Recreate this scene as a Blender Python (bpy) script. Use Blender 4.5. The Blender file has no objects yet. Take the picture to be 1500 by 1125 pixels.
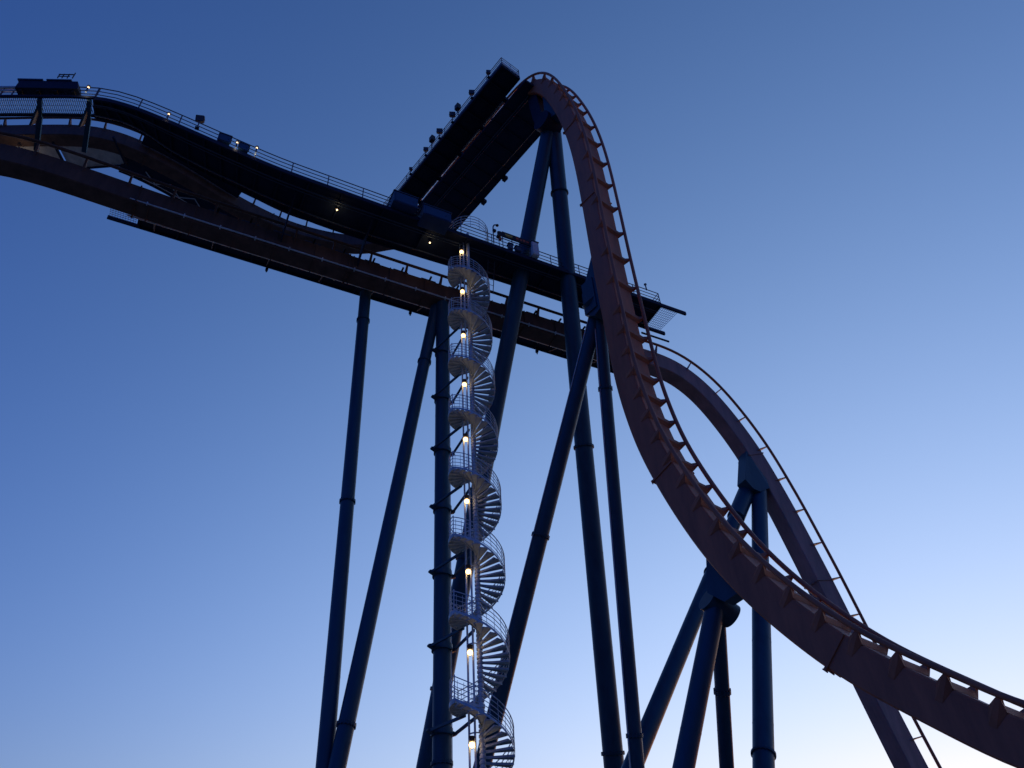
import bpy, math, random
from mathutils import Vector, Matrix
random.seed(7)
R = math.radians
scene = bpy.context.scene
COL = scene.collection

# ------------------------------------------------------------------ axes of the place
BU = Vector((math.sin(R(61.3)), math.cos(R(61.3)), 0)); BN = Vector((-BU.y, BU.x, 0))      # brake run: along / across
DD = Vector((math.sin(R(138.4)), math.cos(R(138.4)), 0)); DM = Vector((-DD.y, DD.x, 0))    # big drop: along / across
UP = Vector((0, 0, 1))
def UN(u, n, z): return BU * u + BN * n + UP * z
def DMZ(d, m, z): return DD * d + DM * m + UP * z

# ------------------------------------------------------------------ materials
def paint(name, col, rough=0.45, metal=0.0, var=0.25, scale=1.3, spec=0.5, streak=True):
    m = bpy.data.materials.new(name); m.use_nodes = True
    nt = m.node_tree; b = nt.nodes['Principled BSDF']
    tc = nt.nodes.new('ShaderNodeTexCoord')
    mp = nt.nodes.new('ShaderNodeMapping'); mp.inputs['Scale'].default_value = (1, 1, 0.22 if streak else 1)
    nz = nt.nodes.new('ShaderNodeTexNoise'); nz.inputs['Scale'].default_value = scale; nz.inputs['Detail'].default_value = 7
    nz.inputs['Roughness'].default_value = 0.65
    rp = nt.nodes.new('ShaderNodeValToRGB')
    d = tuple(c * (1 - var) for c in col); l = tuple(min(1, c * (1 + var)) for c in col)
    rp.color_ramp.elements[0].position = 0.3; rp.color_ramp.elements[0].color = (*d, 1)
    rp.color_ramp.elements[1].position = 0.72; rp.color_ramp.elements[1].color = (*l, 1)
    nt.links.new(tc.outputs['Object'], mp.inputs[0]); nt.links.new(mp.outputs[0], nz.inputs[0])
    nt.links.new(nz.outputs[0], rp.inputs[0]); nt.links.new(rp.outputs[0], b.inputs['Base Color'])
    mr = nt.nodes.new('ShaderNodeMapRange'); mr.inputs[3].default_value = max(0.05, rough - 0.12); mr.inputs[4].default_value = rough + 0.15
    nt.links.new(nz.outputs[0], mr.inputs[0]); nt.links.new(mr.outputs[0], b.inputs['Roughness'])
    n2 = nt.nodes.new('ShaderNodeTexNoise'); n2.inputs['Scale'].default_value = 9; n2.inputs['Detail'].default_value = 3
    bp = nt.nodes.new('ShaderNodeBump'); bp.inputs['Strength'].default_value = 0.12; bp.inputs['Distance'].default_value = 0.02
    nt.links.new(tc.outputs['Object'], n2.inputs[0]); nt.links.new(n2.outputs[0], bp.inputs['Height']); nt.links.new(bp.outputs[0], b.inputs['Normal'])
    b.inputs['Metallic'].default_value = metal
    b.inputs['Specular IOR Level'].default_value = spec
    return m
def glow(name, col, strength):
    m = bpy.data.materials.new(name); m.use_nodes = True
    b = m.node_tree.nodes['Principled BSDF']
    b.inputs['Base Color'].default_value = (*col, 1); b.inputs['Emission Color'].default_value = (*col, 1)
    b.inputs['Emission Strength'].default_value = strength
    return m
RED = paint('orange_red_track_paint', (0.50, 0.165, 0.075), 0.5, spec=.35)
BROWN = paint('dull_brown_track_paint', (0.13, 0.072, 0.05), 0.65, spec=.3, var=.4)  # duller, darker brown for the brake run and turnaround tracks
SKYTINT = paint('sky_tinted_track_paint', (0.36, 0.20, 0.17), 0.5, spec=.4, var=.3)  # same track paint, greyed: the sky's reflection is put into the colour
BLUE = paint('blue_support_paint', (0.012, 0.070, 0.108), 0.4, spec=.35)
NAVY = paint('navy_catwalk_paint', (0.013, 0.022, 0.048), 0.7, spec=.25)
GALV = paint('galvanised_steel', (0.60, 0.67, 0.66), 0.5, 0.1, streak=False, scale=3)
STEEL = paint('stair_tread_steel', (0.46, 0.53, 0.54), 0.6, 0.1, streak=False, scale=3)
RAILM = paint('blue_grey_handrail', (0.05, 0.08, 0.12), 0.5, 0.1, streak=False)
TUBE = paint('worn_running_rail', (0.20, 0.07, 0.06), 0.4, 0.1, streak=False)
PALE = paint('pale_sheet_metal', (0.62, 0.56, 0.46), 0.7, 0.0, streak=False)
DARK = paint('black_equipment', (0.012, 0.013, 0.016), 0.6, streak=False)
BOXB = paint('blue_equipment_box', (0.008, 0.045, 0.12), 0.5, streak=False)
WHITE = paint('white_painted_metal', (0.7, 0.72, 0.72), 0.5, streak=False)
YEL = paint('yellow_lettering', (0.6, 0.45, 0.08), 0.6, streak=False)
ORA = paint('red_lettering', (0.5, 0.09, 0.04), 0.6, streak=False)
CONC = paint('footing_concrete', (0.28, 0.27, 0.25), 0.85, streak=False, scale=2)
BULB = glow('warm_lamp_glass', (1.0, 0.60, 0.25), 2.0)
BULBD = glow('dim_lamp_glass', (1.0, 0.66, 0.38), 1.3)

# ------------------------------------------------------------------ mesh helper
class MB:
    def __init__(self): self.v = []; self.f = []; self.s = []
    def add(self, vs, fs, smooth=False):
        o = len(self.v); self.v += [tuple(x) for x in vs]; self.f += [tuple(i + o for i in q) for q in fs]; self.s += [smooth] * len(fs)
    def box(self, c, ax, ay, az, bev=0.0):
        """centre and three half-extent vectors; bev > 0 chamfers the four long edges (along ax)"""
        c = Vector(c)
        if bev <= 0:
            vs = [c + ax * i + ay * j + az * k for i in (-1, 1) for j in (-1, 1) for k in (-1, 1)]
            self.add(vs, [(0, 1, 3, 2), (4, 6, 7, 5), (0, 4, 5, 1), (2, 3, 7, 6), (0, 2, 6, 4), (1, 5, 7, 3)])
        else:
            by = bev / ay.length; bz = bev / az.length
            pr = [(-1, -1 + bz), (-1 + by, -1), (1 - by, -1), (1, -1 + bz), (1, 1 - bz), (1 - by, 1), (-1 + by, 1), (-1, 1 - bz)]
            vs = [c + ax * i + ay * a + az * b for i in (-1, 1) for a, b in pr]
            self.add(vs, [tuple(range(7, -1, -1)), tuple(range(8, 16))] + [(k, (k + 1) % 8, 8 + (k + 1) % 8, 8 + k) for k in range(8)])
    def bar(self, a, b, w, h=None, ref=UP):
        a = Vector(a); b = Vector(b); h = h or w; t = b - a; l = t.length
        if l < 1e-6: return
        t /= l; s = t.cross(ref)
        if s.length < 1e-3: s = t.cross(Vector((1, 0, 0)))
        s.normalize(); u = s.cross(t).normalized()
        self.box((a + b) / 2, t * l / 2, s * w / 2, u * h / 2)
    def tube(self, pts, r, seg=10, cap=True, r2=None):
        pts = [Vector(p) for p in pts]; n = len(pts); rings = []; ref = None
        for i, p in enumerate(pts):
            t = (pts[min(i + 1, n - 1)] - pts[max(i - 1, 0)]).normalized()
            if ref is None:
                ref = t.cross(UP)
                if ref.length < 1e-3: ref = t.cross(Vector((1, 0, 0)))
            ref = (ref - t * ref.dot(t)).normalized(); w = t.cross(ref)
            rr = r if r2 is None else r + (r2 - r) * i / (n - 1)
            rings.append([p + ref * math.cos(2 * math.pi * k / seg) * rr + w * math.sin(2 * math.pi * k / seg) * rr for k in range(seg)])
        vs = [q for g in rings for q in g]
        fs = [(i * seg + k, i * seg + (k + 1) % seg, (i + 1) * seg + (k + 1) % seg, (i + 1) * seg + k) for i in range(n - 1) for k in range(seg)]
        self.add(vs, fs, True)
        if cap:
            self.add(rings[0], [tuple(range(seg - 1, -1, -1))]); self.add(rings[-1], [tuple(range(seg))])
    def ring(self, c, axis, r, w, seg=20, t=0.03):
        """a flat collar of radius r and height w round an axis"""
        axis = axis.normalized(); self.tube([Vector(c) - axis * w / 2, Vector(c) + axis * w / 2], r, seg)
    def sweep(self, frames, prof, closed_ends=True):
        """frames: (point, side, up); prof: (side, up) polygon"""
        n = len(prof); vs = [p + s * a + u * b for p, s, u in frames for a, b in prof]
        fs = [(i * n + k, i * n + (k + 1) % n, (i + 1) * n + (k + 1) % n, (i + 1) * n + k) for i in range(len(frames) - 1) for k in range(n)]
        if closed_ends: fs += [tuple(range(n - 1, -1, -1)), tuple((len(frames) - 1) * n + k for k in range(n))]
        self.add(vs, fs)
    def plate(self, poly, th):
        """closed prism from a 3-D polygon with thickness vector th"""
        n = len(poly); vs = [Vector(p) - th / 2 for p in poly] + [Vector(p) + th / 2 for p in poly]
        self.add(vs, [tuple(range(n - 1, -1, -1)), tuple(range(n, 2 * n))] + [(k, (k + 1) % n, n + (k + 1) % n, n + k) for k in range(n)])
    def sphere(self, c, r, seg=12, rings=8, sz=1.0):
        c = Vector(c); vs = [c + Vector((0, 0, r * sz))]
        for i in range(1, rings):
            a = math.pi * i / rings
            vs += [c + Vector((math.sin(a) * math.cos(2 * math.pi * k / seg) * r, math.sin(a) * math.sin(2 * math.pi * k / seg) * r, math.cos(a) * r * sz)) for k in range(seg)]
        vs.append(c - Vector((0, 0, r * sz)))
        fs = [(0, 1 + k, 1 + (k + 1) % seg) for k in range(seg)]
        for i in range(rings - 2):
            o = 1 + i * seg; fs += [(o + k, o + seg + k, o + seg + (k + 1) % seg, o + (k + 1) % seg) for k in range(seg)]
        o = 1 + (rings - 2) * seg; fs += [(o + k, len(vs) - 1, o + (k + 1) % seg) for k in range(seg)]
        self.add(vs, fs, True)
    def build(self, name, mat, parent=None, world=True):
        """links everything gathered as ONE mesh; coordinates are world coordinates, the origin goes to the parent's"""
        me = bpy.data.meshes.new(name)
        off = Vector(parent.matrix_world.translation) if parent is not None else (Vector(self.v[0]) if world else Vector((0, 0, 0)))
        if parent is None and world:
            zs = [q[2] for q in self.v]; off = Vector((sum(q[0] for q in self.v) / len(self.v), sum(q[1] for q in self.v) / len(self.v), min(zs)))
        me.from_pydata([(q[0] - off.x, q[1] - off.y, q[2] - off.z) for q in self.v], [], self.f)
        me.polygons.foreach_set('use_smooth', self.s); me.materials.append(mat); me.update()
        o = bpy.data.objects.new(name, me); COL.objects.link(o)
        if parent is not None:
            o.parent = parent; o.matrix_world = Matrix.Translation(off)
        else: o.location = off
        return o
WORLD = {}
class _P: pass
def tag(o, label=None, cat=None, group=None, kind=None):
    for k, v in (('label', label), ('category', cat), ('group', group), ('kind', kind)):
        if v: o[k] = v
    return o
def thing(name, loc, label, cat, group=None):
    o = bpy.data.objects.new(name, None); COL.objects.link(o); o.location = loc; o.empty_display_size = 0.5
    o.matrix_world = Matrix.Translation(Vector(loc))
    return tag(o, label, cat, group, 'thing')
def part(mb, name, mat, parent):
    """child (or grandchild) whose mesh is written in world coordinates; its origin stays on its thing's origin"""
    root = parent
    while root.parent is not None: root = root.parent
    L = Vector(root.location)
    me = bpy.data.meshes.new(name)
    me.from_pydata([(q[0] - L.x, q[1] - L.y, q[2] - L.z) for q in mb.v], [], mb.f)
    me.polygons.foreach_set('use_smooth', mb.s); me.materials.append(mat); me.update()
    o = bpy.data.objects.new(name, me); COL.objects.link(o); o.parent = parent
    return o

def catmull(P, n=8):
    P = [Vector(p) for p in P]; out = []
    for i in range(len(P) - 1):
        a = P[i - 1] if i else P[0] * 2 - P[1]; b = P[i]; c = P[i + 1]; d = P[i + 2] if i + 2 < len(P) else P[-1] * 2 - P[-2]
        for k in range(n):
            t = k / n
            out.append(0.5 * ((2 * b) + (c - a) * t + (2 * a - 5 * b + 4 * c - d) * t * t + (3 * b - a - 3 * c + d) * t ** 3))
    out.append(P[-1]); return out
def resample(P, step):
    L = [0]
    for a, b in zip(P, P[1:]): L.append(L[-1] + (b - a).length)
    n = max(1, round(L[-1] / step)); out = []; j = 0
    for i in range(n + 1):
        s = L[-1] * i / n
        while j < len(L) - 2 and L[j + 1] < s: j += 1
        t = (s - L[j]) / max(1e-9, L[j + 1] - L[j]); out.append(P[j].lerp(P[j + 1], min(1, max(0, t))))
    return out
def smooth(P, it=2):
    for _ in range(it): P = [P[0]] + [(P[i - 1] + P[i] * 2 + P[i + 1]) / 4 for i in range(1, len(P) - 1)] + [P[-1]]
    return P
def frames(P, side=None):
    """side: a fixed horizontal side vector (planar tracks) or None (level curves)"""
    out = []
    for i, p in enumerate(P):
        t = (P[min(i + 1, len(P) - 1)] - P[max(i - 1, 0)]).normalized()
        s = side if side is not None else t.cross(UP).normalized()
        u = s.cross(t).normalized()
        out.append((p, s, u, t))
    return out

# ------------------------------------------------------------------ the setting
g = MB()
Nn = 48; ringr = [0, 30, 80, 200, 600, 2500]
vs = [(0, 20, 0)]; fs = []
for r_ in ringr[1:]:
    vs += [(r_ * math.cos(2 * math.pi * k / Nn), 20 + r_ * math.sin(2 * math.pi * k / Nn), 0) for k in range(Nn)]
fs += [(0, 1 + k, 1 + (k + 1) % Nn) for k in range(Nn)]
for i in range(len(ringr) - 2):
    o = 1 + i * Nn; fs += [(o + k, o + Nn + k, o + Nn + (k + 1) % Nn, o + (k + 1) % Nn) for k in range(Nn)]
g.add(vs, fs)
ASPH = paint('pale_pavement', (0.17, 0.165, 0.155), 0.9, streak=False, scale=0.4, var=0.3)
go = g.build('ground', ASPH, None, world=False); tag(go, kind='structure')

# ------------------------------------------------------------------ track
SW, SH = 0.60, 0.80         # spine half width / half height
RG, RU = 0.92, 1.32         # rail half gauge / height above spine centre
SPROF = [(-SW, -SH + .06), (-SW + .06, -SH), (SW - .06, -SH), (SW, -SH + .06), (SW, SH - .06), (SW - .06, SH), (-SW + .06, SH), (-SW, SH - .06)]
def tie_plate(mb, fr, th=0.13, up=RU, RG=RG, flare=0, SW=SW, SH=SH):
    p, s, u, t = fr
    h = up - SH
    pr = [(-SW - .012, SH - .52), (-RG - .02, SH + h - .10), (-RG + .10, SH + h - .05), (-SW + .06, SH + .17), (SW - .06, SH + .17), (RG - .10, SH + h - .05),
          (RG + .02, SH + h - .10), (SW + .012, SH - .52), (SW + .012, SH + .012), (-SW - .012, SH + .012)]
    left = [pr[0], pr[1], pr[2], pr[3], (-SW + .06, SH + .012), (-SW - .012, SH + .012)]
    right = [(-a, b) for a, b in reversed(left)]
    mid = [(-SW + .062, SH + .17), (-SW + .062, SH + .012), (SW - .062, SH + .012), (SW - .062, SH + .17)]
    for q in (left, right, mid):
        if not flare: mb.plate([p + s * a + u * b for a, b in q], t * th)
        else:
            n = len(q); hw = [th / 2 + flare * max(0, min(1, (up - .1 - b) / (up - SH))) ** 1.6 * (1 if b > SH - .1 else .15) for a, b in q]
            vs = [p + s * a + u * b - t * h_ for (a, b), h_ in zip(q, hw)] + [p + s * a + u * b + t * h_ for (a, b), h_ in zip(q, hw)]
            mb.add(vs, [tuple(range(n - 1, -1, -1)), tuple(range(n, 2 * n))] + [(k, (k + 1) % n, n + (k + 1) % n, n + k) for k in range(n)])
def make_track(name, P, side, loc, label, tie_at, joints, cat='track', spine_name='spine', tm=RED, th=.13, RG=RG, RU=RU, flare=0, SW=SW, SH=SH, RED=RED):
    SPROF = [(-SW, -SH + .06), (-SW + .06, -SH), (SW - .06, -SH), (SW, -SH + .06), (SW, SH - .06), (SW - .06, SH), (-SW + .06, SH), (-SW, SH - .06)]
    fr = frames(P, side)
    root = thing(name, loc, label, cat)
    mb = MB(); mb.sweep([(p, s, u) for p, s, u, t in fr], SPROF); sp = part(mb, spine_name, RED, root)
    for sgn in (-1, 1):
        mb = MB(); mb.tube([p + s * RG * sgn + u * RU for p, s, u, t in fr], 0.105, 10); part(mb, 'running_rail', tm, root)
    L = [0]
    for a, b in zip(P, P[1:]): L.append(L[-1] + (b - a).length)
    def at(sv):
        j = 0
        while j < len(L) - 2 and L[j + 1] < sv: j += 1
        k = (sv - L[j]) / max(1e-9, L[j + 1] - L[j]); a, b = fr[j], fr[j + 1]
        s_ = a[1].lerp(b[1], k).normalized(); t_ = a[3].lerp(b[3], k).normalized()
        return (a[0].lerp(b[0], k), s_, s_.cross(t_).normalized(), t_)
    sv = 0.6
    while sv < L[-1] - 0.3:
        f = at(sv); mb = MB(); tie_plate(mb, f, th, RU, RG, flare, SW, SH); part(mb, 'tie', RED, root); sv += tie_at(f[0])
    js = joints(L[-1])
    if js and isinstance(js[0], tuple): js = [min(range(len(P)), key=lambda i: abs(P[i].z - z[0])) for z in js]; js = [L[i] for i in js]
    for sv in js:
        p, s, u, t = at(sv)
        mb = MB()
        for a, b, w, h in ((0, -SH - .035, SW + .08, .05), (-SW - .025, 0, .035, SH), (SW + .025, 0, .035, SH)):
            mb.box(p + s * a + u * b, t * .045, s * w, u * h)
        for k in range(5):
            a = -SW + SW * 2 * k / 4
            mb.tube([p + s * a + u * (-SH - .10) - t * .11, p + s * a + u * (-SH - .10) + t * .11], .028, 6)
        part(mb, 'splice_flange', RED, root)
    return root, fr, at, L[-1]

# the big drop, from the holding brake over the crest, straight down and out towards the camera's right
DP = [(-43.5, 67.0), (-36, 67.2), (-30, 67.4), (-26.6, 67.5), (-24.6, 67.2), (-23.25, 66.0), (-22.2, 63.9), (-21.4, 61.0), (-20.7, 57.4), (-20.3, 53.8), (-20.15, 50.2), (-20.15, 46),
      (-20.2, 41), (-20.2, 36), (-20.15, 31), (-19.95, 28.4), (-19.55, 25.8), (-18.95, 23.5), (-18.2, 21.2), (-17.3, 18.9), (-16.3, 16.9), (-15.4, 15.4), (-14.3, 13.8),
      (-13.2, 12.4), (-12.0, 11.15), (-10.8, 10.0), (-9.3, 8.6), (-7.2, 7.2), (-4.5, 5.9), (-1, 4.9), (4, 4.4)]
P = smooth(resample(catmull([DMZ(d, 26.5, z) for d, z in DP], 8), 0.45), 6)
def drop_tie(p):
    return 2.6 if p.z > 37 and p.z < 60 else (1.75 if p.z >= 60 else 1.62)
drop, DFR, DAT, DL = make_track('vertical_drop_track', P, -DM, DMZ(-9, 26.5, 0),
    'orange red box track diving straight down from the summit and curving out lower right', drop_tie,
    lambda L: [(56.0,), (46.2,), (23.6,), (13.0,)], 'roller coaster track', RG=.93, RU=1.04, flare=.34, SW=.75, SH=.65)

# the second, smaller drop behind
TP = [(29.5, 45.4), (31.5, 45.5), (33.1, 45.55), (34.7, 45.3), (36.2, 44.5), (37.4, 43.4), (38.5, 41.9), (39.5, 40.2), (40.5, 38), (41.7, 34.2), (42.5, 31.0), (43.2, 28.0), (44.5, 21.6), (45.7, 16.3), (47.0, 11.5), (49.2, 7.5), (53, 5), (60, 4)]
P = smooth(resample(catmull([UN(u, 36.5, z) for u, z in TP], 8), 0.5), 5)
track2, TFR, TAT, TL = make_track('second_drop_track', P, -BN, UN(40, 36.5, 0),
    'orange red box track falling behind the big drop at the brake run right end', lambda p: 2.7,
    lambda L: [(38.4,), (28.3,), (14.2,)], 'roller coaster track', th=.07, RED=SKYTINT)

# brake run between the two catwalks, bending away at its left end
BP = [(-24, 41.5), (-20, 39.2), (-16.1, 37.35), (-13.3, 36.5), (-11.5, 36.3), (-9.3, 36.3), (-6, 36.4), (-2, 36.5), (3, 36.5), (10, 36.5), (18, 36.5), (25, 36.5), (29.4, 36.5)]
P = smooth(resample(catmull([UN(u, n, 45.4) for u, n in BP], 8), 0.6), 4)
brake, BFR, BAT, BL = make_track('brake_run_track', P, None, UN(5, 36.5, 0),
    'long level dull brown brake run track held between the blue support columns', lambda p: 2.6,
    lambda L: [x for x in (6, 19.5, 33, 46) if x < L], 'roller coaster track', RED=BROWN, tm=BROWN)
for i in range(14):        # brake caliper frames between the rails
    mb = MB(); c = UN(-1 + i * 2.1, 36.5, 46.75)
    mb.box(c - UP * .2, BU * .55, BN * .22, UP * .16); mb.bar(c - BN * .75 - UP * .3, c + BN * .75 - UP * .3, .12, .1)
    part(mb, 'brake_fin', DARK, brake)
mb = MB()
mb.tube([UN(u, 35.83, 44.75) for u in (-6, 10, 29)], .055, 8); mb.tube([UN(u, 37.3, 44.9) for u in (-6, 10, 29)], .055, 8)
for i in range(16): mb.box(UN(-5 + i * 2.2, 35.84, 44.75), BU * .04, BN * .08, UP * .12)
part(mb, 'conduit', GALV, brake)
for i in range(13):
    mb = MB(); u = -4.9 + i * 2.6
    mb.box(UN(u, 35.865, 45.4), BU * .035, BN * .032, UP * .74); mb.box(UN(u, 36.5, 44.56), BU * .035, BN * .6, UP * .035)
    part(mb, 'stiffener', BROWN, brake)

def polyline_z(P, dz): return [p + UP * dz for p in P]
def railing(root, P, h, gap, n_rails=3, mat=RAILM, r=.028, name='railing'):
    mb = MB()
    for k in range(n_rails): mb.tube(polyline_z(P, h * (k + 1) / n_rails), r * (1.25 if k == n_rails - 1 else 1), 7)
    ra = part(mb, name, mat, root)
    Q = resample(P, gap)
    for q in Q:
        m2 = MB(); m2.bar(q - UP * .15, q + UP * h, .055, .055); part(m2, 'post', mat, ra)
    return ra
# turnaround high up behind, leading to the holding brake
C = [(-72, 34), (-58, 35.0), (-46.7, 35.6), (-42.2, 35.9), (-38.8, 36.1), (-35.4, 36.4), (-33.5, 36.9), (-31.6, 37.9), (-28.5, 40.5), (-24.9, 44.3), (-21.9, 46.9), (-19.8, 48.3), (-16.2, 49.8), (-13.4, 50.3), (-10.9, 49.9)]
P = [Vector((x, y, 66.6)) for x, y in C] + [DMZ(-43.6, 26.5, 66.95)]
P = smooth(resample(catmull(P, 8), 0.6), 6)
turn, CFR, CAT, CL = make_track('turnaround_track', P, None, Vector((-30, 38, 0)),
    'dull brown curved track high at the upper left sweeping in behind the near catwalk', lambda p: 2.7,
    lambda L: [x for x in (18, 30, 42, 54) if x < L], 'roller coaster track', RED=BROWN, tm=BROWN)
# pale walkway plates on its far side, seen past the brake run
t = thing('service_walkway', Vector((-38, 38.5, 66)), 'pale sheet metal walkway plates under the curved track at the upper left', 'walkway')
for a, b in ((-42.0, -37.8), (-37.4, -32.5)):
    mb = MB(); mb.plate([(a, 36.55, 66.0), (b, 36.85, 66.0), (b + .1, 39.0, 66.0), (a, 39.1, 66.0)], UP * .06); part(mb, 'deck_plate', PALE, t)
mb = MB()
for x in (-42, -37.6, -32.4): mb.bar((x, 36.3, 65.85), (x, 39.2, 65.85), .16, .2)
mb.bar((-42, 39.15, 65.9), (-32.3, 39.1, 65.9), .12, .22); part(mb, 'edge_beam', NAVY, t)
mb = MB()
for x in (-42, -39.6, -37.2, -34.8, -32.4): mb.tube([(x, 39.1, 66), (x, 39.1, 67.1)], .03, 6)
for z in (66.4, 66.75, 67.1): mb.tube([(-42, 39.1, z), (-32.4, 39.1, z)], .03, 6)
part(mb, 'railing', RAILM, t)
# zig-zag bracing hung along the turnaround
cwt = thing('turnaround_catwalk', Vector((-27, 43, 60)), 'dark curved walkway hugging the turnaround track behind the humped catwalk', 'catwalk')
def strip(x0, x1, o0, o1, z, nm='deck'):
    fs_ = [f for f in CFR if x0 <= f[0].x <= x1]; mb = MB()
    for a, b in zip(fs_, fs_[1:]):
        vs = [Vector((f[0] + f[1] * o).to_tuple()[:2] + (z,)) for f, o in ((a, o0), (b, o0), (b, o1), (a, o1))]
        mb.add(vs + [v - UP * .1 for v in vs], [(0, 1, 2, 3), (7, 6, 5, 4), (0, 4, 5, 1), (3, 2, 6, 7)])
    part(mb, nm, NAVY, cwt); return fs_
fs_ = strip(-32.3, -22.5, -.75, -2.75, 66.5); strip(-31.4, -24.6, .7, 2.0, 66.9, 'inner_deck')
mb = MB(); mb.tube([f[0] - f[1] * 2.75 - UP * .2 for f in fs_], .09, 8); part(mb, 'edge_beam', NAVY, cwt)
railing(cwt, [f[0] - f[1] * 2.78 for f in fs_], 1.0, 2.2)
t = thing('zigzag_bracing', Vector((-27, 43, 65)), 'faint grey zigzag bracing beneath the curved walkway left of the blue boxes', 'bracing')
mb = MB(); zz = [f[0] - f[1] * (2.3 if k % 2 else 1.5) - UP * .35 for k, f in enumerate(fs_[4::2])]
for a, b in zip(zz, zz[1:]): mb.bar(a, b, .07, .09)
part(mb, 'strut', GALV, t)
mb = MB(); mb.tube([f[0] - f[1] * 2.36 - UP * .35 for f in fs_[4:]], .04, 8); part(mb, 'chord', GALV, t)

# ------------------------------------------------------------------ catwalks
# near catwalk: near edge and far edge lines in plan, with the hump at its left
NE = [(31.0, 32.1, 47.4), (25, 32.1, 47.4), (18, 32.08, 47.4), (12, 32.05, 47.4), (6, 32.0, 47.4), (2, 31.95, 47.4), (-0.8, 31.88, 47.6), (-2.9, 31.87, 47.88), (-4.95, 31.82, 48.08), (-6.95, 31.78, 48.18), (-8.4, 31.88, 48.18), (-9.2, 32.02, 48.1)]
FE = [(31.0, 34.6, 47.4), (25, 34.65, 47.4), (18, 34.7, 47.4), (12, 34.9, 47.4), (6, 35.0, 47.4), (2, 34.7, 47.4), (-0.3, 34.5, 47.6), (-2.3, 34.4, 47.88), (-4.5, 34.0, 48.08), (-6.0, 33.35, 48.18), (-7.3, 33.05, 48.18), (-9.0, 33.2, 48.1)]
def edge_pair(NE, FE, n=6):
    A = catmull([UN(*q) for q in NE], n); B = catmull([UN(*q) for q in FE], n); return A, B
A, B = edge_pair(NE, FE)
cw = thing('near_catwalk', UN(12, 33.3, 40), 'long dark navy catwalk with handrail passing behind the top of the spiral staircase', 'catwalk')
mb = MB()
for i in range(len(A) - 1):
    vs = [A[i], A[i + 1], B[i + 1], B[i]]
    mb.add([v for v in vs] + [v - UP * .12 for v in vs], [(0, 1, 2, 3), (7, 6, 5, 4)])
part(mb, 'deck', NAVY, cw)
for nm, E_, sg in (('edge_beam', A, -1), ('edge_beam', B, 1)):
    mb = MB()
    for i in range(len(E_) - 1):
        mb.bar(E_[i] - UP * .14 + BN * .003 * sg, E_[i + 1] - UP * .14 + BN * .003 * sg, .13, .34)
    part(mb, nm, NAVY, cw)
for i in range(0, len(A), 3):
    mb = MB(); mb.bar(A[i] - UP * .24, B[i] - UP * .24, .11, .18); part(mb, 'cross_beam', NAVY, cw)
for u in (3.2, 8.4, 27.2):                         # outrigger arms from the spine to the walkway
    mb = MB()
    mb.plate([UN(u, 33.0, 46.98), UN(u, 35.0, 46.98), UN(u, 35.9, 45.9), UN(u, 35.9, 45.2), UN(u, 35.4, 45.5)][::-1], BU * .07)
    part(mb, 'outrigger', NAVY, cw)
for k, r_ in ((.22, .045), (.3, .03), (.8, .05)):
    mb = MB(); mb.tube([a.lerp(b, k) - UP * .38 for a, b in zip(A, B)], r_, 8); part(mb, 'conduit', RAILM, cw)
railing(cw, resample(A[::-1], 1.0), 1.12, 2.35)
railing(cw, [p for p in resample(B[::-1], 1.0) if p.dot(BU) < 15 or p.dot(BU) > 19], 1.12, 2.35)
# open end with mesh, right
mb = MB()
mb.bar(UN(31, 32.12, 47.22), UN(33.3, 32.12, 47.22), .16, .3); mb.bar(UN(31, 34.58, 47.22), UN(33.0, 34.58, 47.22), .16, .3); mb.bar(UN(31, 34.95, 46.9), UN(33.6, 34.95, 46.9), .09, .14)
part(mb, 'end_beam', NAVY, cw)
def grating(root, c00, c10, c11, c01, n1, n2, w=.02, mat=GALV):
    mb = MB()
    for i in range(n1 + 1): mb.bar(c00.lerp(c10, i / n1), c01.lerp(c11, i / n1), w, .04)
    for i in range(n2 + 1): mb.bar(c00.lerp(c01, i / n2), c10.lerp(c11, i / n2), w, .04)
    return part(mb, 'grating', mat, root)
grating(cw, UN(31.1, 32.2, 47.3), UN(32.7, 32.2, 47.3), UN(32.5, 34.5, 47.3), UN(31.1, 34.5, 47.3), 9, 11, .009)
mb = MB(); mb.bar(UN(31, 32.1, 47.5), UN(31, 34.6, 47.5), .05, .05)
for z in (.4, .75, 1.12): mb.tube([UN(31, 32.1, 47.4 + z), UN(31, 34.6, 47.4 + z)], .03, 6)
part(mb, 'end_railing', RAILM, cw)
# left continuation as open bar grating
gw = thing('grated_catwalk', UN(-12, 33.6, 40), 'open slatted catwalk at the upper left edge with two dark hanger brackets', 'catwalk')
NE2 = [(-9.25, 32.02, 48.08), (-10.6, 32.49, 48.0), (-12.04, 33.13, 48.0), (-14.2, 34.09, 48.0), (-17, 35.45, 48.0), (-22, 38.2, 48.0)]
FE2 = [(-9.05, 33.2, 48.08), (-10.5, 33.75, 48.0), (-12.0, 34.40, 48.0), (-14.15, 35.37, 48.0), (-17, 36.75, 48.0), (-22, 39.6, 48.0)]
A2, B2 = edge_pair(NE2, FE2, 12)
mb = MB(); R2 = resample(A2, .115); S2 = resample(B2, (sum((b - a).length for a, b in zip(B2, B2[1:]))) / (len(R2) - 1))
for a, b in zip(R2, S2): mb.bar(a, b + BU * .25, .035, .05)
for k in (.25, .5, .75): mb.tube([a.lerp(b, k) for a, b in zip(R2, S2)], .012, 5)
part(mb, 'slats', GALV, gw)
for E_ in (A2, B2):
    mb = MB()
    for a, b in zip(E_, E_[1:]): mb.bar(a - UP * .03, b - UP * .03, .12, .2)
    part(mb, 'edge_beam', NAVY, gw)
railing(gw, resample(A2, 1.0), 1.12, 2.3)
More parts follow.
